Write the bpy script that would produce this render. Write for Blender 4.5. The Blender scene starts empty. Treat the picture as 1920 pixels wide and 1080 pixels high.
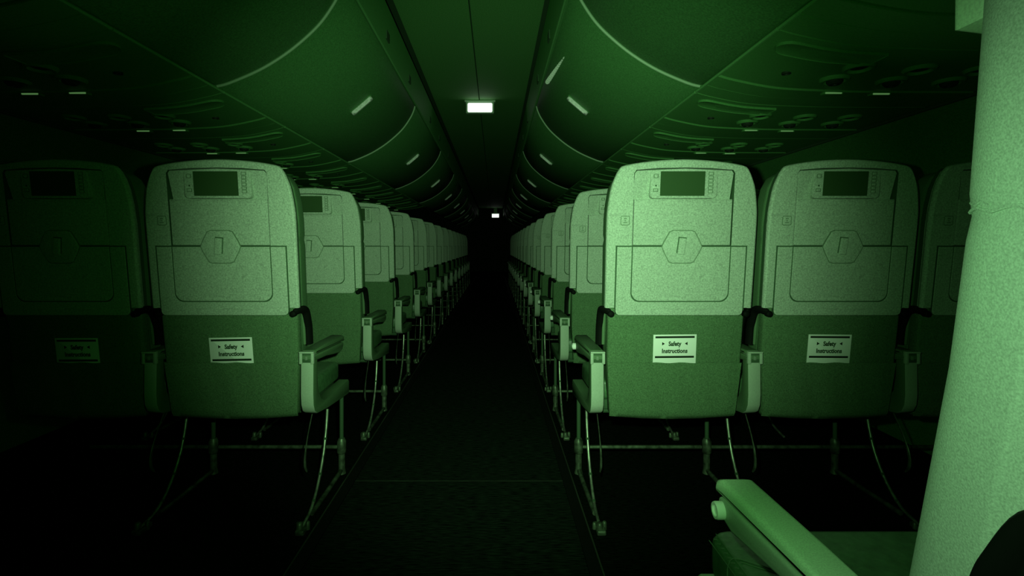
import bpy, bmesh, math, random
from mathutils import Vector, Matrix
random.seed(7)
SC = bpy.context.scene
COL = SC.collection
PI = math.pi

# ------------------------------------------------------------------ frame of the place
# aisle centre x = 0, floor z = 0, +y runs forward along the cabin
CAM = (0.138, 0.0, 0.90)
ROW0, PITCH, NROWS = 1.60, 0.78, 14        # first row ahead, row spacing
SEATX = (0.728, 1.236, 1.744)              # aisle, middle, window seat centres

# ------------------------------------------------------------------ materials
def mat(name, col, rough=0.6, metal=0.0, grain=0.0, gscale=260, spec=0.3, bump=0.0, stretch=None, emit=None):
    m = bpy.data.materials.new(name); m.use_nodes = True
    nt = m.node_tree; b = nt.nodes['Principled BSDF']
    b.inputs['Base Color'].default_value = (*col, 1)
    b.inputs['Roughness'].default_value = rough
    b.inputs['Metallic'].default_value = metal
    b.inputs['Specular IOR Level'].default_value = spec
    if emit:
        b.inputs['Emission Color'].default_value = (*emit[0], 1)
        b.inputs['Emission Strength'].default_value = emit[1]
    if grain or bump:
        tc = nt.nodes.new('ShaderNodeTexCoord')
        mp = nt.nodes.new('ShaderNodeMapping')
        if stretch: mp.inputs['Scale'].default_value = stretch
        nz = nt.nodes.new('ShaderNodeTexNoise')
        nz.inputs['Scale'].default_value = gscale
        nz.inputs['Detail'].default_value = 3
        nt.links.new(tc.outputs['Object'], mp.inputs['Vector'])
        nt.links.new(mp.outputs['Vector'], nz.inputs['Vector'])
        if grain:
            rp = nt.nodes.new('ShaderNodeValToRGB')
            rp.color_ramp.elements[0].position = 0.28
            rp.color_ramp.elements[1].position = 0.72
            rp.color_ramp.elements[0].color = (*[c * (1 - grain) for c in col], 1)
            rp.color_ramp.elements[1].color = (*[min(1, c * (1 + grain)) for c in col], 1)
            nt.links.new(nz.outputs['Fac'], rp.inputs['Fac'])
            nt.links.new(rp.outputs['Color'], b.inputs['Base Color'])
        if bump:
            bp = nt.nodes.new('ShaderNodeBump'); bp.inputs['Strength'].default_value = bump
            bp.inputs['Distance'].default_value = 0.004
            nt.links.new(nz.outputs['Fac'], bp.inputs['Height'])
            nt.links.new(bp.outputs['Normal'], b.inputs['Normal'])
    return m

M = dict(
    shell   = mat('pale_grained_plastic', (.435, .53, .42), .62, grain=.30, gscale=230, bump=.12),
    gap     = mat('dark_rubber_gasket', (.05, .11, .05), .8),
    screen  = mat('switched_off_display', (.036, .083, .028), .55, spec=.15),
    fabric  = mat('woven_seat_fabric', (.098, .185, .088), .95, grain=.34, gscale=260, bump=.2, spec=.1),
    sidelit = mat('seat_side_lit', (.44, .57, .44), .70, grain=.24, gscale=620, bump=.15, spec=.2),  # near seat's side upholstery, coloured paler for the close light
    sidedim = mat('seat_side_dim', (.095, .19, .088), .9, grain=.2, gscale=420, bump=.15, spec=.1),  # same upholstery on the other rows, darkened for the grazing light
    darklea = mat('dark_seat_leather', (.07, .17, .07), .42, grain=.25, gscale=60, bump=.25, spec=.5),
    black   = mat('black_bracket_plastic', (.004, .006, .004), .7, spec=.1),
    armside = mat('armrest_plastic_dim', (.10, .19, .09), .6, grain=.15, gscale=400),
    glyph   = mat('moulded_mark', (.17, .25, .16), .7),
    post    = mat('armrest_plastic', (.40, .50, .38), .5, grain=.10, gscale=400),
    pad     = mat('armrest_pad_lit', (.56, .80, .52), .65, grain=.15, gscale=500),
    metal   = mat('scratched_aluminium', (.38, .46, .34), .38, metal=.75, grain=.55, gscale=45),
    metald  = mat('dull_leg_steel', (.115, .16, .10), .45, metal=.5, grain=.7, gscale=40),
    card    = mat('card_white', (.92, .97, .90), .7),
    ink     = mat('card_black_ink', (.008, .02, .008), .8),
    smudge  = mat('worn_card_ink', (.035, .07, .035), .8),
    bin     = mat('bin_door_plastic', (.10, .30, .095), .58, grain=.30, gscale=170, bump=.06, spec=.35),
    bead    = mat('pale_edge_seal', (.42, .60, .40), .5),
    chrome  = mat('brushed_latch_metal', (.85, .95, .82), .4, metal=.0, grain=.25, gscale=90, spec=.6),
    psu     = mat('service_panel_plastic', (.095, .30, .085), .6, grain=.14, gscale=240, spec=.3),
    psudark = mat('vent_black', (.02, .035, .02), .6),
    ceil    = mat('ceiling_panel', (.14, .38, .12), .75, grain=.30, gscale=170),
    valance = mat('valance_plastic', (.17, .46, .16), .6, grain=.16, gscale=240),
    wall    = mat('sidewall_panel', (.08, .26, .07), .8, grain=.30, gscale=170),
    wallend = mat('bulkhead_dark', (.03, .05, .03), .9),
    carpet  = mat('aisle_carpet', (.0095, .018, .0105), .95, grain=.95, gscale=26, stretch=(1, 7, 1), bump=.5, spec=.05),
    carpetshade = mat('shaded_seat_carpet', (.005, .009, .005), .98, grain=.8, gscale=40, stretch=(1, 5, 1), spec=.02),  # aisle carpet again, darkened to stand in for shade under the seats
    track   = mat('black_seat_track_cover', (.004, .006, .004), .6, spec=.2),
    ridge   = mat('seat_track_metal', (.10, .13, .09), .4, metal=.7),
    signlit = mat('lit_cabin_sign', (.3, .5, .3), .5, emit=((.34, .80, .26), .17)),
    lamp    = mat('lit_sign_face', (.9, .95, .9), .5, emit=((.96, 1.0, .95), 1.06)),
    lampbox = mat('sign_housing', (.50, .72, .50), .5),
)

# ------------------------------------------------------------------ mesh helpers
def inset_poly(pts, d):
    n = len(pts); out = []
    area = sum(pts[i][0] * pts[(i + 1) % n][1] - pts[(i + 1) % n][0] * pts[i][1] for i in range(n))
    s = 1 if area > 0 else -1
    for i in range(n):
        p0, p1, p2 = Vector(pts[i - 1]), Vector(pts[i]), Vector(pts[(i + 1) % n])
        e1 = (p1 - p0); e2 = (p2 - p1)
        if e1.length < 1e-9: e1 = e2
        if e2.length < 1e-9: e2 = e1
        e1.normalize(); e2.normalize()
        n1 = Vector((-e1.y, e1.x)) * s; n2 = Vector((-e2.y, e2.x)) * s
        b = n1 + n2
        if b.length < 1e-6: b = n1
        b.normalize()
        c = max(0.45, b.dot(n1))
        out.append(tuple(p1 + b * (d / c)))
    return out

def slab(bm, pts, n0, n1, bev=0.0, mi=0, fmap=None, bev_back=0.0, seg=3):
    """outline (u,v) swept from n0 (front) to n1 (back); rounded front and back edges"""
    fmap = fmap or (lambda u, n, v: (u, n, v))
    layers = []
    if bev > 0:
        for k in range(seg, -1, -1):
            t = PI / 2 * k / seg
            layers.append((n0 + bev * (1 - math.sin(t)), bev * (1 - math.cos(t))))
    else: layers.append((n0, 0))
    if bev_back > 0:
        for k in range(0, seg + 1):
            t = PI / 2 * k / seg
            layers.append((n1 - bev_back * (1 - math.sin(t)), bev_back * (1 - math.cos(t))))
    else: layers.append((n1, 0))
    rings = []
    for n, ins in layers:
        pp = inset_poly(pts, ins) if ins > 1e-7 else pts
        rings.append([bm.verts.new(fmap(u, n, v)) for u, v in pp])
    fs = [bm.faces.new(rings[0]), bm.faces.new(rings[-1])]
    L = len(pts)
    for a, b in zip(rings, rings[1:]):
        for i in range(L):
            j = (i + 1) % L
            fs.append(bm.faces.new((a[i], a[j], b[j], b[i])))
    for f in fs: f.material_index = mi
    return fs

def box(bm, x0, x1, y0, y1, z0, z1, mi=0, fmap=None):
    return slab(bm, [(x0, z0), (x1, z0), (x1, z1), (x0, z1)], y0, y1, 0, mi, fmap)

def rbox(bm, x0, x1, y0, y1, z0, z1, r, mi=0, fmap=None, seg=2):
    r = min(r, (x1 - x0) * .45, (z1 - z0) * .45, (y1 - y0) * .45)
    return slab(bm, rrect(x0, x1, z0, z1, r), y0, y1, r, mi, fmap, r, seg)

def rrect(x0, x1, z0, z1, r, k=4):
    pts = []
    for cx, cz, a in ((x1 - r, z0 + r, -90), (x1 - r, z1 - r, 0), (x0 + r, z1 - r, 90), (x0 + r, z0 + r, 180)):
        for i in range(k + 1):
            t = math.radians(a + 90 * i / k)
            pts.append((cx + r * math.cos(t), cz + r * math.sin(t)))
    return pts

def smooth_path(pts, k=5):
    P = [Vector(p) for p in pts]; out = []
    for i in range(len(P) - 1):
        p0 = P[max(0, i - 1)]; p1 = P[i]; p2 = P[i + 1]; p3 = P[min(len(P) - 1, i + 2)]
        for s in range(k):
            t = s / k
            out.append(0.5 * ((2 * p1) + (p2 - p0) * t + (2 * p0 - 5 * p1 + 4 * p2 - p3) * t * t + (-p0 + 3 * p1 - 3 * p2 + p3) * t ** 3))
    out.append(P[-1]); return out

def tube(bm, path, r, seg=8, mi=0, flat=1.0, flat_axis=None):
    P = [Vector(p) for p in path]; rings = []
    up = None
    for i, p in enumerate(P):
        t = (P[min(i + 1, len(P) - 1)] - P[max(i - 1, 0)]).normalized()
        if up is None:
            up = Vector(flat_axis) if flat_axis else (Vector((1, 0, 0)) if abs(t.x) < .9 else Vector((0, 0, 1)))
        up = (up - t * up.dot(t)).normalized()
        sd = t.cross(up)
        rr = r[i] if isinstance(r, (list, tuple)) else r
        rings.append([bm.verts.new(p + up * (math.cos(a) * rr * flat) + sd * (math.sin(a) * rr))
                      for a in [2 * PI * k / seg for k in range(seg)]])
    fs = [bm.faces.new(rings[0]), bm.faces.new(rings[-1])]
    for a, b in zip(rings, rings[1:]):
        for i in range(seg):
            j = (i + 1) % seg
            fs.append(bm.faces.new((a[i], a[j], b[j], b[i])))
    for f in fs: f.material_index = mi

def lathe(bm, c, prof, seg=20, mi=0, axis='z'):
    rings = []
    for r, h in prof:
        ring = []
        for k in range(seg):
            a = 2 * PI * k / seg
            u, v = r * math.cos(a), r * math.sin(a)
            if axis == 'z': q = (c[0] + u, c[1] + v, c[2] + h)
            elif axis == 'x': q = (c[0] + h, c[1] + u, c[2] + v)
            else: q = (c[0] + u, c[1] + h, c[2] + v)
            ring.append(bm.verts.new(q))
        rings.append(ring)
    fs = []
    for a, b in zip(rings, rings[1:]):
        for i in range(seg):
            j = (i + 1) % seg
            fs.append(bm.faces.new((a[i], a[j], b[j], b[i])))
    fs.append(bm.faces.new(rings[0])); fs.append(bm.faces.new(rings[-1]))
    for f in fs: f.material_index = mi

def mesh_of(name, bm, mats, angle=35):
    bmesh.ops.recalc_face_normals(bm, faces=bm.faces[:])
    me = bpy.data.meshes.new(name)
    bm.to_mesh(me); bm.free()
    for m in (mats if isinstance(mats, (list, tuple)) else [mats]): me.materials.append(m)
    me.polygons.foreach_set('use_smooth', [True] * len(me.polygons))
    me.set_sharp_from_angle(angle=math.radians(angle))
    return me

def obj(name, bm, mats, parent=None, angle=35, label=None):
    o = bpy.data.objects.new(name, mesh_of(name, bm, mats, angle)); COL.objects.link(o)
    if parent: o.parent = parent
    if label: o['label'] = label
    return o

def empty(name, loc=(0, 0, 0)):
    o = bpy.data.objects.new(name, None); o.empty_display_size = .1
    COL.objects.link(o); o.location = loc; return o

def tag(o, label, cat, group=None):
    o['label'] = label; o['category'] = cat
    if group: o['group'] = group
    return o

def struct(name, bm, mats, angle=35):
    o = obj(name, bm, mats, angle=angle); o['kind'] = 'structure'; return o

KIDS = {}
def dup(root, loc, skip=()):
    """copy a thing with its parts and their sub-parts"""
    r = root.copy(); COL.objects.link(r); r.location = loc
    for k in ('group',):
        if k in r: del r[k]
    for ch in list(root.children):
        if ch.name.split('.')[0] in skip: continue
        c = ch.copy(); COL.objects.link(c); c.parent = r
        for g in ch.children:
            if g.name.split('.')[0] in skip: continue
            d = g.copy(); COL.objects.link(d); d.parent = c
    return r

# ------------------------------------------------------------------ setting
YB, YF = -1.0, 18.6
bm = bmesh.new()
SEAM = 1.965
box(bm, -.435, .435, YB, SEAM - .003, -.05, 0.0, 0)
box(bm, -.435, .435, SEAM + .003, YF, -.05, 0.0, 0)
box(bm, -.435, .435, SEAM - .003, SEAM + .003, -.05, .0005, 2)
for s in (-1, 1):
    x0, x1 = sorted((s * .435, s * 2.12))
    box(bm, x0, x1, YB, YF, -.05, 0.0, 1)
struct('floor', bm, [M['carpet'], M['carpetshade'], M['ridge']])
for s, nm in ((-1, 'trim_1'), (1, 'trim_2')):
    bm = bmesh.new()
    a, b = sorted((s * .398, s * .432))
    slab(bm, [(a, 0), (b, 0), (b, .006), (a, .006)], YB, YF, 0, 0)
    a, b = sorted((s * .432, s * .4365))
    slab(bm, [(a, 0), (b, 0), (b, .009), (a, .009)], YB, YF, 0, 1)
    struct(nm, bm, [M['track'], M['ridge']])

# ceiling: centre panels with an open joint down the middle
bm = bmesh.new()
for s in (-1, 1):
    a, b = sorted((s * .004, s * .400))
    box(bm, a, b, YB, YF, 2.20, 2.23, 0)
box(bm, -.45, .45, YB, YF, 2.234, 2.26, 1)
struct('ceiling', bm, [M['ceil'], M['gap']])
for s, nm in ((-1, 'trim_3'), (1, 'trim_4')):      # upright valances beside the ceiling panel
    bm = bmesh.new()
    prof = [(s * .436, 1.915), (s * .430, 1.908), (s * .424, 1.915), (s * .412, 2.13), (s * .418, 2.145), (s * .455, 2.145), (s * .455, 1.92)]
    slab(bm, prof, YB, YF, 0, 0)
    # dark clips let into the valance
    for y in (2.62, 3.30, 4.36, 5.1, 6.1):
        tx = s * .4205
        a, b = sorted((s * .414, s * .430))
        slab(bm, [(a, 1.965), (b, 1.965), (b, 2.01), (a, 2.01)], y, y + .07, 0, 1)
    struct(nm, bm, [M['valance'], M['gap']])

# bowed sidewalls
wp = smooth_path([(1.815, 1.425), (1.90, 1.32), (1.99, 1.15), (2.06, .90), (2.08, .60), (2.06, .30), (2.02, 0.0)], 4)
for s, nm in ((-1, 'wall_left'), (1, 'wall_right')):
    bm = bmesh.new()
    pr = [(s * p.x, p.y) for p in wp] + [(s * (p.x + .04), p.y) for p in reversed(wp)]
    slab(bm, pr, YB, YF, 0, 0)
    struct(nm, bm, [M['wall']])
for s, nm in ((-1, 'trim_5'), (1, 'trim_6')):      # dark joint and rail where sidewall meets service panels
    bm = bmesh.new()
    tube(bm, [(s * 1.822, YB, 1.437), (s * 1.822, YF, 1.437)], .009, 8, 0)
    struct(nm, bm, [M['gap']])
bm = bmesh.new()
box(bm, -2.12, 2.12, YF, YF + .06, 0, 2.26, 0)
struct('wall_end', bm, [M['wallend']])

# ------------------------------------------------------------------ overhead bins
BP = [(p.x, p.y) for p in smooth_path([(.913, 1.506), (.865, 1.519), (.754, 1.567), (.66, 1.624), (.582, 1.686), (.52, 1.748), (.470, 1.821), (.447, 1.87), (.437, 1.905)], 4)]
BINLEN, BIN0 = 1.735, 1.935 - 1.735
def make_bin(s):
    root = empty('overhead_bin')
    bm = bmesh.new()
    pr = [(s * x, z) for x, z in BP] + [(s * .46, 1.93), (s * .50, 2.12), (s * .96, 2.12), (s * .96, 1.54), (s * .935, 1.512)]
    slab(bm, pr, .006, BINLEN - .006, .006, 0, None, .006, 2)
    obj('bin_door', bm, [M['bin']], root, 50)
    bm = bmesh.new()                                   # pale seal round the far edge of the door
    tube(bm, [(s * (x - .001), BINLEN, z - .001) for x, z in BP], .0052, 8, 0)
    obj('edge_seal', bm, [M['bead']], root)
    # latch handle set across the curve at mid length
    lo, hi = Vector((.655, 1.6285)), Vector((.538, 1.728))
    d = (hi - lo).normalized(); nrm = Vector((-d.y, -d.x)) if False else Vector((-abs(d.y), -abs(d.x)))
    bm = bmesh.new()
    ym = BINLEN / 2
    def P(t, w, h):
        q = lo + d * t + nrm * h
        return (s * q.x, ym + w, q.y)
    L = (hi - lo).length
    def plate(t0, t1, w0, w1, h0, h1, mi):
        slab(bm, rrect(t0, t1, w0, w1, min((t1 - t0), (w1 - w0)) * .42), -h1, -h0, .003, mi, lambda u, n, v: P(u, v, -n), 0, 2)
    plate(0, L, -.020, .020, -.02, .006, 1)            # cup
    plate(0.006, .046, -.017, .017, 0, .020, 0)        # round ends
    plate(L - .046, L - .006, -.017, .017, 0, .020, 0)
    plate(.02, L - .02, -.016, .000, 0, .026, 0)       # the bar between
    obj('latch_handle', bm, [M['chrome'], M['bin']], root)
    return root
ORD = ['first', 'second', 'third', 'fourth', 'fifth', 'sixth', 'seventh', 'eighth', 'ninth', 'tenth', 'eleventh', 'twelfth', 'thirteenth', 'fourteenth', 'fifteenth']
for s, side in ((-1, 'left'), (1, 'right')):
    proto = None
    for k in range(9):
        y = BIN0 + BINLEN * k
        if proto is None:
            proto = make_bin(s); proto.location = (0, y, 0); b = proto
        else: b = dup(proto, (0, y, 0))
        tag(b, f'curved overhead luggage bin above the seats {side} of the aisle, {ORD[k]} in the line', 'luggage bin', f'overhead bins {side} of the aisle')
        if s == 1 and k == 1:                          # glossy highlight on this bin's upper lip, built as a pale strip
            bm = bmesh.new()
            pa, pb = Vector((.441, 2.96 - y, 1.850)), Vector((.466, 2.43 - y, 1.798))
            for t in range(41):                        # ribs turned aft to brighten the streak
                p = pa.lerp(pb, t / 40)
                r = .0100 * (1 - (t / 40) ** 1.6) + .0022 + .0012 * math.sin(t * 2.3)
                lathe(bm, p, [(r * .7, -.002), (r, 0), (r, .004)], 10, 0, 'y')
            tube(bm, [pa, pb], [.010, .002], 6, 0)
            obj('lip_highlight', bm, [M['card']], b, label='glossy highlight on the upper lip, built as pale ribs')

# ------------------------------------------------------------------ service panels under the bins
PP = smooth_path([(.916, 1.499), (.975, 1.482), (1.12, 1.455), (1.30, 1.445), (1.46, 1.441), (1.812, 1.440)], 5)
def zp(x):
    for a, b in zip(PP, PP[1:]):
        if a.x <= x <= b.x + 1e-9: return a.y + (b.y - a.y) * (x - a.x) / (b.x - a.x)
    return PP[-1].y
ULEN = .578
def make_psu(s):
    root = empty('service_panel')
    def strip(bm, y0, y1, drop, mi=0):
        pr = [(s * p.x, p.y - drop) for p in PP] + [(s * 1.812, 1.475), (s * 1.12, 1.49), (s * .93, 1.51)]
        slab(bm, pr, y0, y1, .0025, mi, None, .0025, 1)
    bm = bmesh.new()
    strip(bm, .002, ULEN - .205, 0)
    strip(bm, ULEN - .200, ULEN - .103, .004)
    strip(bm, ULEN - .098, ULEN - .003, .001)
    strip(bm, ULEN - .206, ULEN - .199, -.006, 1)
    strip(bm, ULEN - .104, ULEN - .097, -.006, 1)
    obj('panel', bm, [M['psu'], M['gap']], root)
    bm = bmesh.new()                                   # lip beside the bin door
    tube(bm, [(s * .918, .002, 1.500), (s * .918, ULEN - .002, 1.500)], .006, 6, 0)
    obj('inner_lip', bm, [M['valance']], root)
    bm = bmesh.new()                                   # long raised cover with rounded end
    x0, x1 = .955, 1.25
    pts = []
    for i in range(9):
        a = PI / 2 + PI * i / 8
        pts.append((x0 + .04 + .04 * math.cos(a), .075 + .04 * math.sin(a)))
    bot = [(x, .035) for x in (1.06, 1.12, 1.19)] + [(x1, .035)]
    top = [(x1, .115)] + [(x, .115) for x in (1.19, 1.12, 1.06)]
    slab(bm, pts + bot + top, .0055, -.004, .003, 0, lambda u, n, v: (s * u, v, zp(u) - n), 0, 2)
    obj('speaker_cover', bm, [M['psu']], root)
    for x in (1.247, 1.432, 1.62):
        for nm, y in (('reading_light', .150), ('air_vent', .262)):
            bm = bmesh.new(); z = zp(x)
            lathe(bm, (s * x, y, z), [(.045, .004), (.045, -.004), (.040, -.010), (.033, -.010), (.029, -.002)], 24, 0)
            if nm == 'air_vent':
                lathe(bm, (s * x, y, z), [(.024, .004), (.024, -.012), (.017, -.019), (.008, -.019), (.006, -.006)], 18, 1)
            else:
                lathe(bm, (s * x, y, z), [(.029, .0), (.020, -.004), (.008, -.006)], 18, 1)
            obj(nm, bm, [M['psu'], M['psudark']], root)
    bm = bmesh.new()
    x = 1.08; lathe(bm, (s * x, .245, zp(x)), [(.014, .004), (.014, -.004), (.009, -.005), (.007, -.001)], 14, 0)
    obj('call_button', bm, [M['psudark']], root)
    for x in (1.325, 1.492):                           # thin lit signs standing down from the panel
        bm = bmesh.new(); z = zp(x)
        rbox(bm, s * x - .036, s * x + .036, .385, .405, z - .0105, z + .004, .003, 0)
        rbox(bm, s * x - .029, s * x + .029, .382, .392, z - .0090, z - .0035, .002, 1)
        obj('lit_sign', bm, [M['psu'], M['signlit']], root)
    return root
for s, side in ((-1, 'left'), (1, 'right')):
    proto = None
    for k in range(13):
        y = 1.41 - 2 * ULEN + ULEN * k
        if proto is None:
            proto = make_psu(s); proto.location = (0, y, 0); b = proto
        else: b = dup(proto, (0, y, 0))
        tag(b, f'service panel with vents and lit strips under the bins {side} of the aisle, {ORD[k]} along', 'service panel', f'service panels {side} of the aisle')

# ------------------------------------------------------------------ lit signs on the ceiling line
def make_sign(loc, w, h, stem, label):
    root = empty('ceiling_sign', loc)
    bm = bmesh.new()
    rbox(bm, -w / 2, w / 2, 0, .06, -h, -.012, .008, 0)
    rbox(bm, -w / 2 - .012, w / 2 + .012, -.012, .072, -.014, 0, .004, 0)
    obj('housing', bm, [M['lampbox']], root)
    bm = bmesh.new()
    slab(bm, rrect(-w / 2 + .015, w / 2 - .015, -h + .006, -.024, .012), -.004, .004, .003, 0)
    obj('lit_face', bm, [M['lamp']], root, label='glowing white face')
    if stem:
        bm = bmesh.new()
        rbox(bm, -.06, .06, .005, .055, -.001, stem, .01, 0)
        obj('bracket', bm, [M['lampbox']], root)
    return tag(root, label, 'light')
make_sign((.005, 4.55, 2.199), .25, .113, 0, 'brightly lit white sign box on the ceiling over the near part of the aisle')
make_sign((.155, 17.4, 2.03), .27, .155, .17, 'small distant lit sign hanging on a bracket at the dark far end')

# ------------------------------------------------------------------ airline seat
TAN = math.tan(math.radians(7.0))
def yb(z): return (1.12 - z) * TAN

def make_seat(a, full=True, near=False, outer=False):
    """a = -1: aisle on the -x side, +1: aisle on the +x side.  Origin on the floor under the row's screen plane."""
    if near:                                                            # this back leans further and bows at the lumbar
        tab = [(0.0, .06), (.40, .012), (.61, -.040), (.724, -.065), (.868, -.091), (1.083, -.109), (1.3, -.126)]
        def yb(z):
            for (z0, y0), (z1, y1) in zip(tab, tab[1:]):
                if z <= z1: return y0 + (y1 - y0) * (z - z0) / (z1 - z0)
            return tab[-1][1]
        fm = lambda u, n, v: (u, yb(v) + (n if n > .05 else n - .055), v)
        fraw = lambda u, n, v: (u, yb(v) + n, v)
    else:
        yb = lambda z: (1.12 - z) * TAN
        fm = fraw = lambda u, n, v: (u, yb(v) + n, v)
    root = empty('airline_seat')
    # --- shell frame: two rails and a top cap round an open middle
    half = [(.229, .703), (.230, .97), (.2265, 1.03), (.219, 1.08), (.2095, 1.112), (.198, 1.136), (.182, 1.148), (.10, 1.1605), (0, 1.166)]
    outl = half + [(-x, z) for x, z in reversed(half[:-1])]
    inner = [(-.157, .703), (-.157, 1.128), (-.150, 1.138), (-.08, 1.1435), (0, 1.145), (.08, 1.1435), (.150, 1.138), (.157, 1.128), (.157, .703)]
    bm = bmesh.new()
    slab(bm, outl, .020, .036, 0, 1, fm)                               # dark core behind the joints
    fs = slab(bm, outl[::1] + inner, -.008, .0205, 0, 0, fm)
    for f in fs:
        c = f.calc_center_median()
        if abs(abs(c.x) - .157) < .004 and c.z > .9 and len(f.verts) == 4: f.material_index = 1
    obj('back_shell', bm, [M['shell'], M['gap']], root, 30)
    # soften outer silhouette: rounded rim strip running round the shell
    bm = bmesh.new()
    rim = [(x * .988, z - (.004 if z > 1.1 else 0)) for x, z in outl]
    tube(bm, smooth_path([fm(x, .003, z) for x, z in rim], 3), .0105, 8, 0)
    obj('shell_rim', bm, [M['shell']], root, 60)
    bm = bmesh.new()                                                   # upper centre panel
    slab(bm, [(-.1535, .9035), (.1535, .9035), (.1535, 1.046), (-.1535, 1.046)], -.0075, .020, .002, 0, fm)
    obj('centre_panel', bm, [M['shell']], root, 30)
    # --- tilted screen recess
    def fs_(u, n, v):                                                   # plane tipping inward at its foot
        t = (1.137 - v) / .09
        return fm(u, -.006 + .021 * t + n, v)
    bm = bmesh.new()
    slab(bm, [(-.1535, 1.048), (.1535, 1.048), (.1535, 1.128), (.147, 1.1355), (0, 1.1415), (-.147, 1.1355), (-.1535, 1.128)], 0, .004, 0, 0, fs_)
    box(bm, -.1535, .1535, -.004, .020, 1.0462, 1.0475, 0, fm)
    obj('screen_recess', bm, [M['shell']], root, 30)
    bm = bmesh.new()
    slab(bm, rrect(-.1045, .1045, 1.0505, 1.1365, .012), -.0062, .018, .002, 0, fm)
    bez = obj('screen_bezel', bm, [M['shell']], root, 30)
    bm = bmesh.new()
    slab(bm, rrect(-.074, .065, 1.058, 1.1335, .002), -.0072, -.004, 0, 0, fm)
    obj('display', bm, [M['screen']], bez, label='dark switched-off display')
    if full:
        def button(x, z, w, h, dark=False):
            bm = bmesh.new()
            if dark: slab(bm, rrect(x - w, x + w, z - h, z + h, min(w, h) * .9), -.0068, -.004, 0, 1, fm)
            else:
                slab(bm, rrect(x - w - .0022, x + w + .0022, z - h - .0016, z + h + .0016, .002), -.0065, -.004, 0, 2, fm)
                slab(bm, rrect(x - w, x + w - .001, z - h, z + h, .002), -.0082, -.004, .0008, 0, fm)
            obj('button', bm, [M['shell'], M['gap'], M['glyph']], bez)
        button(-.088, 1.119, .0055, .0045); button(-.0875, 1.0895, .0026, .0026, True); button(-.088, 1.0755, .0060, .0040)
        for z in (1.126, 1.115, 1.104, 1.093, 1.082, 1.071): button(.0835, z, .0062, .0034)
    # --- tray table with its inset outline, latch across the upper joint
    R = .157; r_ = .028
    arc = [(R - r_ + r_ * math.sin(t), .722 + r_ - r_ * math.cos(t)) for t in [PI / 2 * k / 5 for k in range(5, -1, -1)]]
    hole = [(R, .8985)] + arc + [(-x, z) for x, z in reversed(arc)] + [(-R, .8985)]
    q = .014
    lo = [(.2035 - q + q * math.sin(t), .679 + q - q * math.cos(t)) for t in [PI / 2 * k / 4 for k in range(0, 5)]]
    frame = [(-x, z) for x, z in reversed(lo)] + lo + [(.2035, .8985)] + hole + [(-.2035, .8985)]
    bm = bmesh.new()
    slab(bm, [(-.2025, .682), (.2025, .682), (.2025, .898), (-.2025, .898)], -.0081, .004, 0, 1, fm)
    slab(bm, frame, -.0108, -.0079, .0009, 0, fm, 0, 1)
    pan = [(x - .0032 * (1 if x > 0 else -1), z + (.0032 if z < .75 else 0)) for x, z in hole]
    slab(bm, pan, -.0106, -.0079, .0009, 0, fm, 0, 1)
    rbox(bm, -.092, -.006, -.0124, -.0104, .6985, .7025, .0008, 0, fm)
    rbox(bm, .006, .092, -.0124, -.0104, .6985, .7025, .0008, 0, fm)
    # dark reveal outside the tray edge
    slab(bm, [(-.2078, .700), (.2078, .700), (.2078, .9025), (-.2078, .9025)], -.0085, -.004, 0, 1, fm)
    obj('tray_table', bm, [M['shell'], M['gap']], root, 30)
    hexa = [(.0625, 0), (.056, .016), (.039, .047), (.028, .0515), (-.028, .0515), (-.039, .047), (-.056, .016), (-.0625, 0), (-.056, -.016), (-.039, -.047), (-.028, -.0515), (.028, -.0515), (.039, -.047), (.056, -.016)]
    bm = bmesh.new()
    slab(bm, [(x * 1.035, .8985 + z * 1.035) for x, z in hexa], -.0114, -.008, 0, 1, fm)  # mid-tone ring painting the soft shading round the latch
    slab(bm, [(x, .8985 + z) for x, z in hexa], -.0150, -.008, .004, 0, fm)
    lat = obj('tray_latch', bm, [M['shell'], M['glyph']], root, 25)
    bm = bmesh.new()
    ca, sa = math.cos(-.10), math.sin(-.10)
    def tilt(u, n, v): return fm(-.003 + u * ca - v * sa, n, .9015 + u * sa + v * ca)
    slab(bm, [(-.0130, -.024), (.0130, -.024), (.0130, .0275), (-.0130, .0275)], -.0157, -.013, 0, 1, tilt)
    slab(bm, [(-.0105, -.0275), (.0105, -.0275), (.0105, .0245), (-.0105, .0245)], -.0230, -.013, .002, 0, tilt)
    obj('latch_handle', bm, [M['shell'], M['gap']], lat, 25)
    if full:                                                            # small embossed pictogram plate
        bm = bmesh.new()
        slab(bm, rrect(-.195, -.166, .966, .996, .005), -.0088, -.007, 0, 1, fm)
        slab(bm, rrect(-.193, -.168, .968, .994, .004), -.0094, -.007, .0006, 0, fm)
        for z, w in ((.987, .005), (.981, .003), (.975, .006)):
            slab(bm, [(-.1805 - w, z - .0014), (-.1805 + w, z - .0014), (-.1805 + w, z + .0014), (-.1805 - w, z + .0014)], -.0098, -.009, 0, 1, fm)
        obj('pictogram_plate', bm, [M['shell'], M['glyph']], root)
    # --- fabric lower back
    bm = bmesh.new()
    low = [(-.222, .708), (-.220, .52), (-.207, .345), (-.198, .331), (-.10, .3235), (0, .321), (.10, .3235), (.198, .331), (.207, .345), (.220, .52), (.222, .708)]
    slab(bm, low, .012, .055, .008, 0, fm, .010, 2)
    obj('back_cover', bm, [M['fabric']], root, 50)
    bm = bmesh.new()                                                    # literature pocket, slightly slack
    NX, NZ = 28, 12
    g = []
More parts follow.
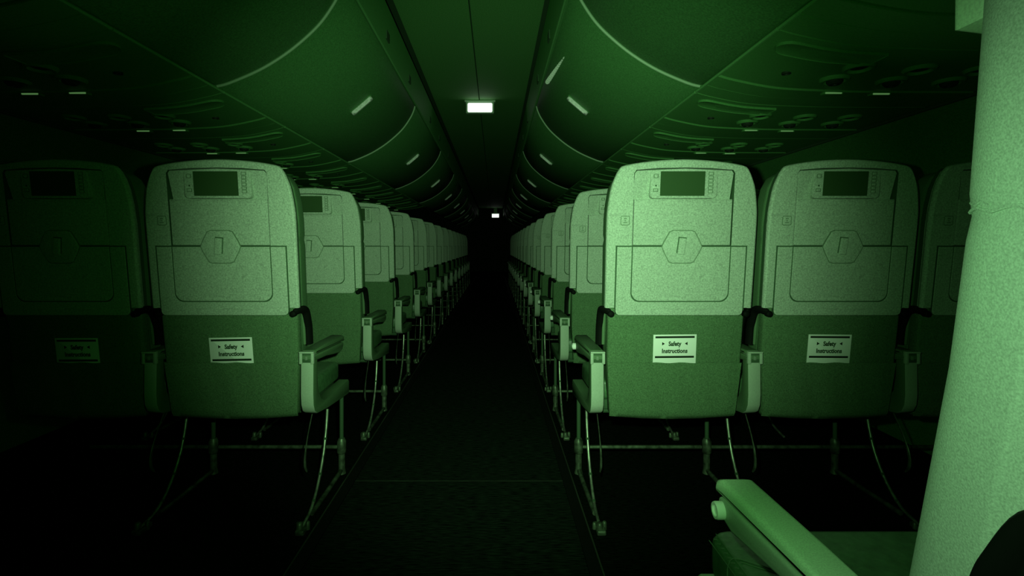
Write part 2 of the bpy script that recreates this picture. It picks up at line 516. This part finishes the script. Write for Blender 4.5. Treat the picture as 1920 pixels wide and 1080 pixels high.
    for j in range(NZ + 1):
        row = []
        v = j / NZ
        for i in range(NX + 1):
            u = -1 + 2 * i / NX
            hw = .208 + .012 * v
            zb = .3245 + .009 * u * u
            z = zb + v * (.5185 + .0012 * math.sin(u * 17) - zb)
            e = max(0, 1 - u ** 6) * (1 - .25 * abs(v - .5))
            n = .0075 - .006 * e * (.35 + .65 * v) - .0016 * e * math.sin(u * 9 + 1.3 * v) * (1 - v) - .0012 * e * math.sin(u * 15 + 3 * v)
            if j == 0: n = .014
            row.append(bm.verts.new(fm(u * hw, n, z)))
        g.append(row)
    for j in range(NZ):
        for i in range(NX): bm.faces.new((g[j][i], g[j][i + 1], g[j + 1][i + 1], g[j + 1][i]))
    ext = bmesh.ops.extrude_face_region(bm, geom=bm.faces[:])
    for v in ext['geom']:
        if isinstance(v, bmesh.types.BMVert): v.co.y += .0025
    obj('literature_pocket', bm, [M['fabric']], root, 60)
    # --- front upholstery
    bm = bmesh.new()
    ch = [(.217, .40), (.226, .55), (.2285, .80), (.2285, .905), (.2255, .9235), (.2285, .940), (.2285, 1.10), (.226, 1.16), (.212, 1.20), (.18, 1.215), (.10, 1.222), (0, 1.225)] if near else [(.205, .40), (.218, .55), (.225, .68), (.2265, .80), (.2275, .905), (.2245, .9235), (.2275, .940), (.2275, .99), (.224, 1.04), (.216, 1.09), (.2, 1.122), (.176, 1.14), (.10, 1.152), (0, 1.157)]
    co = ch + [(-x, z) for x, z in reversed(ch[:-1])]
    slab(bm, co, .047, .139 if near else .125, .010, 0, fm, .052 if near else .034, 7)
    slab(bm, inset_poly(co, .007), .030, .050, 0, 1, fm)
    obj('back_cushion', bm, [M['sidelit'] if near else M['sidedim'], M['gap']], root, 60)
    if near:
        bm = bmesh.new()                                                # winged headrest
        pts = [(-.214, 1.076), (-.19, 1.073), (.19, 1.073), (.214, 1.076), (.221, 1.19), (.19, 1.235), (-.19, 1.235), (-.221, 1.19)]
        slab(bm, pts, .085, .152, .006, 0, fm, .008, 3)
        obj('headrest', bm, [M['pad']], root, 50)
        bm = bmesh.new()                                                # gathered seam on the bolster
        def onside(n, z, lift):
            t = max(0, (n - .087) / .052)
            return fm(-(.2262 - .052 * (1 - math.sqrt(max(0, 1 - t * t))) + lift), n, z)
        tube(bm, smooth_path([onside(n, .9275 + .0016 * math.sin(n * 190), .0004) for n in (.05, .06, .07, .08, .09, .098, .106, .113, .119)], 3), .0016, 6, 0)
        tube(bm, smooth_path([onside(n, .9325 + .0015 * math.sin(n * 330), .0004) for n in (.092, .100, .107, .114, .119)], 3), .0013, 6, 0)
        obj('bolster_seam', bm, [M['sidelit']], root)
    # --- black hinge straps at both lower corners of the shell
    for s in (-1, 1):
        bm = bmesh.new()
        sh, sz = (-.029, .036) if near else (0, 0)
        fk = lambda u, n, v: fraw(u, n + sh, v + sz)
        pth = smooth_path([fk(s * .217, -.003, .686), fk(s * .227, .004, .691), fk(s * .2375, .022, .694), fk(s * .2395, .044, .682), fk(s * .2395, .058, .645), fk(s * .2395, .063, .62), fk(s * .2395, .063, .570 if s == a else .5775)], 5)
        tube(bm, pth, [.009, .010] + [.0112 if near else .0140] * (len(pth) - 2), 10, 0, .55, (1, 0, 0))
        p = pth[0]
        lathe(bm, (p.x, p.y - .004, p.z - .003), [(.002, -.008), (.009, -.007), (.0105, -.004), (.0105, .012)], 16, 0, 'y')
        obj('hinge_strap', bm, [M['black']], root, 60)
        if near: continue
        bm = bmesh.new()                                                # metal bar inboard of the strap
        tube(bm, [fm(s * .2265, .0505, .69), fm(s * .2265, .0545, .572)], .006, 8, 0)
        obj('back_post', bm, [M['armside']], root, 60)
    # --- armrest(s)
    for s in ((a, -a) if outer else (a,)):
        ax = s * (.237 if near and s == a else .258)
        side = M['post'] if near else M['armside']  # same plastic; near armrest coloured paler for its stronger light
        fx = lambda u, n, v: (ax + n, u, v)                             # outline in y,z; sweep along x
        bm = bmesh.new()
        C = [(.058, .548), (.056, .42), (.060, .385), (.072, .362), (.098, .347), (.20, .332), (.455, .309), (.463, .318), (.463, .358), (.455, .366), (.30, .3675), (.170, .3695), (.135, .385), (.108, .420), (.098, .47), (.094, .548)]
        for f in slab(bm, C, -.021, .021, .004, 0, fx, .004, 2):
            cc = f.calc_center_median()
            f.material_index = 0 if (abs(cc.x - ax) < .0195 and cc.y < .145 and cc.z < .56 and not (cc.y > .09 and cc.z > .395)) else 1
        arm = obj('armrest', bm, [M['post'], side], root, 40)
        bm = bmesh.new()                                                # housing under the pad
        hs = [(.052, .536), (.052, .548), (.36, .5345), (.377, .530), (.379, .520), (.368, .504), (.335, .498), (.26, .508), (.18, .519), (.10, .524), (.066, .528)]
        slab(bm, hs, -.0235, .0235, .006, 0, fx, .006, 3)
        obj('arm_housing', bm, [side], arm, 40)
        bm = bmesh.new()
        pd = [(.062, .549), (.36, .5355), (.383, .533), (.389, .540), (.383, .553), (.365, .5605), (.20, .5625), (.072, .5610)]
        slab(bm, pd, -.0248, .0248, .008, 0, fx, .008, 3)
        obj('arm_pad', bm, [M['pad'] if near else M['armside']], arm, 45)  # near pad coloured as lit, row pads as dim; one kind of pad
        bm = bmesh.new()                                                # pivot window at the back of the post
        rbox(bm, ax - .0235, ax + .0235, .047, .062, .5545, .5605, .002, 0)
        rbox(bm, ax - .0235, ax - .014, .049, .062, .520, .556, .002, 0)
        rbox(bm, ax + .014, ax + .0235, .049, .062, .520, .556, .002, 0)
        rbox(bm, ax - .0145, ax + .0145, .0525, .062, .524, .5555, .002, 1)
        rbox(bm, ax - .006, ax + .004, .049, .060, .532, .546, .003, 2)
        obj('pivot_cap', bm, [M['post'], M['gap'], M['glyph']], arm)
        bm = bmesh.new()                                                # recline button
        bx = ax - .0245
        lathe(bm, (bx, .362, .5175), [(.0125, .006), (.0125, -.008), (.0115, -.0105), (.0085, -.0105), (.0075, -.0075), (.003, -.0070)], 20, 0, 'x')
        obj('recline_button', bm, [M['card']], arm, label='pale round recline button')
    # --- seat cushion, pan, beams
    bm = bmesh.new()
    cp = rrect(-.245, .245, .168, .458, .03, 3)
    slab(bm, cp, -.440, -.372, .016, 0, lambda u, n, v: (u, v, -n), .012, 3)
    cu = obj('seat_cushion', bm, [M['darklea']], root, 60)
    if near:
        bm = bmesh.new()
        def line(pts, r): tube(bm, smooth_path(pts, 4), r, 6, 0)
        line([(-.2447, .445, .426), (-.2451, .38, .427), (-.2451, .27, .427), (-.2451, .13, .427)], .0008)
        line([(-.236, .440, .4395), (-.237, .38, .4397), (-.237, .27, .4397), (-.237, .13, .4397)], .0007)
        line([(-.2453, .378, .375), (-.2455, .379, .41), (-.2435, .379, .4285), (-.2325, .373, .4405), (-.18, .340, .4408), (-.10, .315, .4408), (.10, .315, .4408)], .0009)
        line([(-.2325, .366, .4405), (-.18, .333, .4408), (-.10, .308, .4408), (.10, .308, .4408)], .0006)
        for k in range(26):
            y = .435 - k * .012
            tube(bm, [(-.2415, y, .4335), (-.2393, y - .006, .4365)], .0011, 5, 0)
        obj('stitching', bm, [M['glyph']], cu, 60)
    bm = bmesh.new()
    rbox(bm, -.222, .222, .165, .45, .338, .373, .006, 0)
    obj('seat_pan', bm, [M['gap']], root)
    for y in (.20, .40):
        bm = bmesh.new()
        tube(bm, [(-.222, y, .328), (.222, y, .328)], .012, 10, 0)
        obj('seat_beam', bm, [M['gap']], root)
    # --- legs under the aisle-side edge
    lx = a * .258
    bm = bmesh.new()
    rl = smooth_path([(lx, .258, .31), (lx, .246, .25), (lx, .218, .17), (lx, .165, .09), (lx, .10, .035), (lx, .03, .016), (lx, .008, .012)], 4)
    tube(bm, rl, .0052, 8, 0)
    for i in (6, 11, 15):
        p, t = rl[i], (rl[i + 1] - rl[i]).normalized()
        tube(bm, [p - t * .004, p + t * .004], .0062, 8, 1)
    obj('rear_leg', bm, [M['metal'], M['gap']], root, 60)
    bm = bmesh.new()
    tube(bm, [(lx, .43, .33), (lx, .43, .16), (lx, .43, .118)], .0080, 10, 1)  # upper post coloured dark for the shade beneath the seat
    tube(bm, [(lx, .43, .14), (lx, .43, .128), (lx, .43, .085), (lx, .43, .08)], [.012, .018, .018, .014], 10, 0)
    tube(bm, [(lx, .43, .085), (lx, .432, .02), (lx, .432, 0)], [.013, .013, .017], 10, 0)
    obj('front_leg', bm, [M['metald'], M['gap']], root, 60)
    bm = bmesh.new()
    tube(bm, [(lx, .43, .014), (lx, .25, .012), (lx, .10, .014)], .0085, 8, 0)
    obj('floor_strut', bm, [M['metald']], root, 60)
    bm = bmesh.new()
    rbox(bm, lx - .014, lx + .014, -.012, .05, 0, .016, .004, 0)
    lathe(bm, (lx - .004, .004, 0), [(.010, .014), (.010, .030), (.006, .036)], 12, 0)
    lathe(bm, (lx + .015, .022, 0), [(.007, .004), (.007, .026), (.004, .030)], 12, 0)
    lathe(bm, (lx - .017, .024, 0), [(.006, .004), (.006, .022), (.003, .026)], 12, 0)
    obj('foot_fitting', bm, [M['metald']], root, 60)
    bm = bmesh.new()
    wx = a * .240
    tube(bm, smooth_path([(wx, .16, .335), (wx, .115, .27), (wx, .09, .215), (wx, .088, .175), (wx, .105, .150)], 4), [.003] * 6 + [.004, .005, .0055, .006, .0065, .0065, .0065, .006, .005, .004, .003], 8, 0, .6)
    obj('cable_loop', bm, [M['metald']], root, 60)
    bm = bmesh.new()
    tube(bm, [(a * .2535, .43, .105), (-a * .228, .43, .105)], .0075, 8, 0)
    obj('baggage_bar', bm, [M['metald']], root, 60)
    return root

BACK_SMALL = ('button', 'pictogram_plate', 'pivot_cap', 'cable_loop', 'foot_fitting', 'floor_strut', 'back_post', 'seat_beam', 'inner_lip')
WHERE = {0: 'beside the aisle', 1: 'middle seat of three', 2: 'by the window wall'}
for a, side, sx in ((1, 'left', -1), (-1, 'right', 1)):
    pr = make_seat(a)
    pw = None
    used = False
    for r in range(NROWS):
        for c in range(3):
            if c == 2 and side == 'left' and r == 0: continue      # outside the frame
            if c > 0 and r > 4: continue
            loc = (sx * SEATX[c], ROW0 + PITCH * r, 0)
            if c == 2:
                if pw is None: pw = make_seat(a, outer=True); pw.location = loc; o = pw
                else: o = dup(pw, loc, BACK_SMALL)
            elif not used: pr.location = loc; o = pr; used = True
            else: o = dup(pr, loc, BACK_SMALL if r > 4 else ())
            what = {0: 'pale plastic-backed aisle seat', 1: 'pale plastic-backed middle seat', 2: 'pale plastic-backed window seat'}[c]
            tag(o, f'{what} with tray and screen, {ORD[r]} row ahead, {side} of the aisle', 'seat', f'seats {side} of the aisle')
near = make_seat(-1, near=True)
near.location = (SEATX[0], .38, 0)
tag(near, 'closest seat, only its armrest, stitched cushion edge and tall lit back side in frame', 'seat', 'seats right of the aisle')

# ------------------------------------------------------------------ safety cards tucked in the first row's pockets
def text_mesh(body, size, xs):
    cu = bpy.data.curves.new('lettering', 'FONT')
    cu.body = body; cu.size = size; cu.align_x = 'CENTER'; cu.align_y = 'CENTER'
    cu.offset = size * .042; cu.extrude = .0002; cu.resolution_u = 3
    cu.space_character = 1.02
    t = bpy.data.objects.new('lettering', cu); COL.objects.link(t)
    dg = bpy.context.evaluated_depsgraph_get()
    me = bpy.data.meshes.new_from_object(t.evaluated_get(dg))
    bpy.data.objects.remove(t); bpy.data.curves.remove(cu)
    for v in me.vertices:
        x, y, z = v.co; v.co = (x * xs, -z, y)
    return me
def make_card():
    root = empty('safety_card')
    bm = bmesh.new(); rbox(bm, -.0705, .0705, 0, .0008, -.035, .094, .0003, 0)
    obj('card_sheet', bm, [M['card']], root)
    bm = bmesh.new()
    for z in (.0855, .0185): box(bm, -.0640, .0640, -.0006, .0002, z - .0033, z + .0033)
    obj('printed_bar', bm, [M['ink']], root)
    bm = bmesh.new()
    for s in (-1, 1):
        z = .0635
        pts = [(s * .0415, z - .0055), (s * .0415, z + .0055), (s * .0325, z)]
        slab(bm, pts, -.0006, .0002, 0, 0)
    obj('printed_arrow', bm, [M['ink']], root)
    for body, z, size, xs in (('Safety', .0625, .0205, .82), ('Instructions', .0385, .0200, .86)):
        me = text_mesh(body, size, xs)
        me.materials.clear(); me.materials.append(M['smudge'])
        o = bpy.data.objects.new('lettering', me); COL.objects.link(o); o.parent = root
        o.location = (0, -.0005, z)
    return root
first = make_card()
for i, (x, dx, z0, rot, lab) in enumerate((
        (SEATX[0], -.001, .519, -.6, 'white Safety Instructions card in the pocket of the first aisle seat right of the aisle'),
        (SEATX[1], -.004, .519, .4, 'white Safety Instructions card in the first middle seat right of the aisle'),
        (-SEATX[0], .003, .509, -1.0, 'white Safety Instructions card in the pocket of the first aisle seat left of the aisle'),
        (-SEATX[1], .006, .507, -.2, 'dim Safety Instructions card in the first middle seat left of the aisle'))):
    o = first if i == 0 else dup(first, (0, 0, 0))
    o.location = (x + dx, ROW0 + yb(z0) + .0085, z0)
    o.rotation_euler = (math.radians(7.0), math.radians(rot), 0)
    tag(o, lab, 'safety card', 'safety cards in the seat pockets')

# ------------------------------------------------------------------ light: the viewer's head-worn illuminator, soft edged, plus fill lamps added at the same point
def lamp(name, kind, loc, col, power, **k):
    l = bpy.data.lights.new(name, kind); l.color = col; l.energy = power
    for q, v in k.items(): setattr(l, q, v)
    o = bpy.data.objects.new(name, l); COL.objects.link(o); o.location = loc
    return o
LP = (.150, .15, .93)
s1 = lamp('illuminator_core', 'SPOT', LP, (.57, 1, .54), 104, spot_size=math.radians(82), spot_blend=1.0, shadow_soft_size=.012)
s1.rotation_euler = (math.radians(89), 0, math.radians(-1.5))
s2 = lamp('near_seat_fill', 'SPOT', LP, (.50, 1, .50), 5.2, spot_size=math.radians(100), spot_blend=1.0, shadow_soft_size=.012)  # added spot to brighten the near seat and armrest
s2.rotation_euler = (math.radians(72), 0, math.radians(-66))
s3 = lamp('green_edge_fill', 'SPOT', LP, (.14, 1, .11), 6.5, spot_size=math.radians(118), spot_blend=1.0, shadow_soft_size=.012)  # added wide green spot to tint the dimmer edges of the cabin
s3.rotation_euler = (math.radians(90), 0, math.radians(-2))
lamp('weak_point_fill', 'POINT', LP, (.30, 1, .30), .25, shadow_soft_size=.03)  # added weak fill, strongest on the nearest parts

w = bpy.data.worlds.new('cabin_dark'); SC.world = w; w.use_nodes = True
w.node_tree.nodes['Background'].inputs[0].default_value = (.01, .05, .012, 1)
w.node_tree.nodes['Background'].inputs[1].default_value = .01

# ------------------------------------------------------------------ camera
cd = bpy.data.cameras.new('camera'); cam = bpy.data.objects.new('camera', cd); COL.objects.link(cam)
cam.location = CAM; cam.rotation_euler = (PI / 2, 0, 0)
cd.sensor_width = 36; cd.lens = 18.0
cd.shift_x = (960 - 928) / 1920; cd.shift_y = -(540 - 462) / 1920
cd.clip_start = .02; cd.clip_end = 60
SC.camera = cam
SC.view_settings.view_transform = 'Standard'
SC.view_settings.look = 'None'
SC.view_settings.gamma = 1; SC.view_settings.exposure = 0
SC.view_settings.use_curve_mapping = False
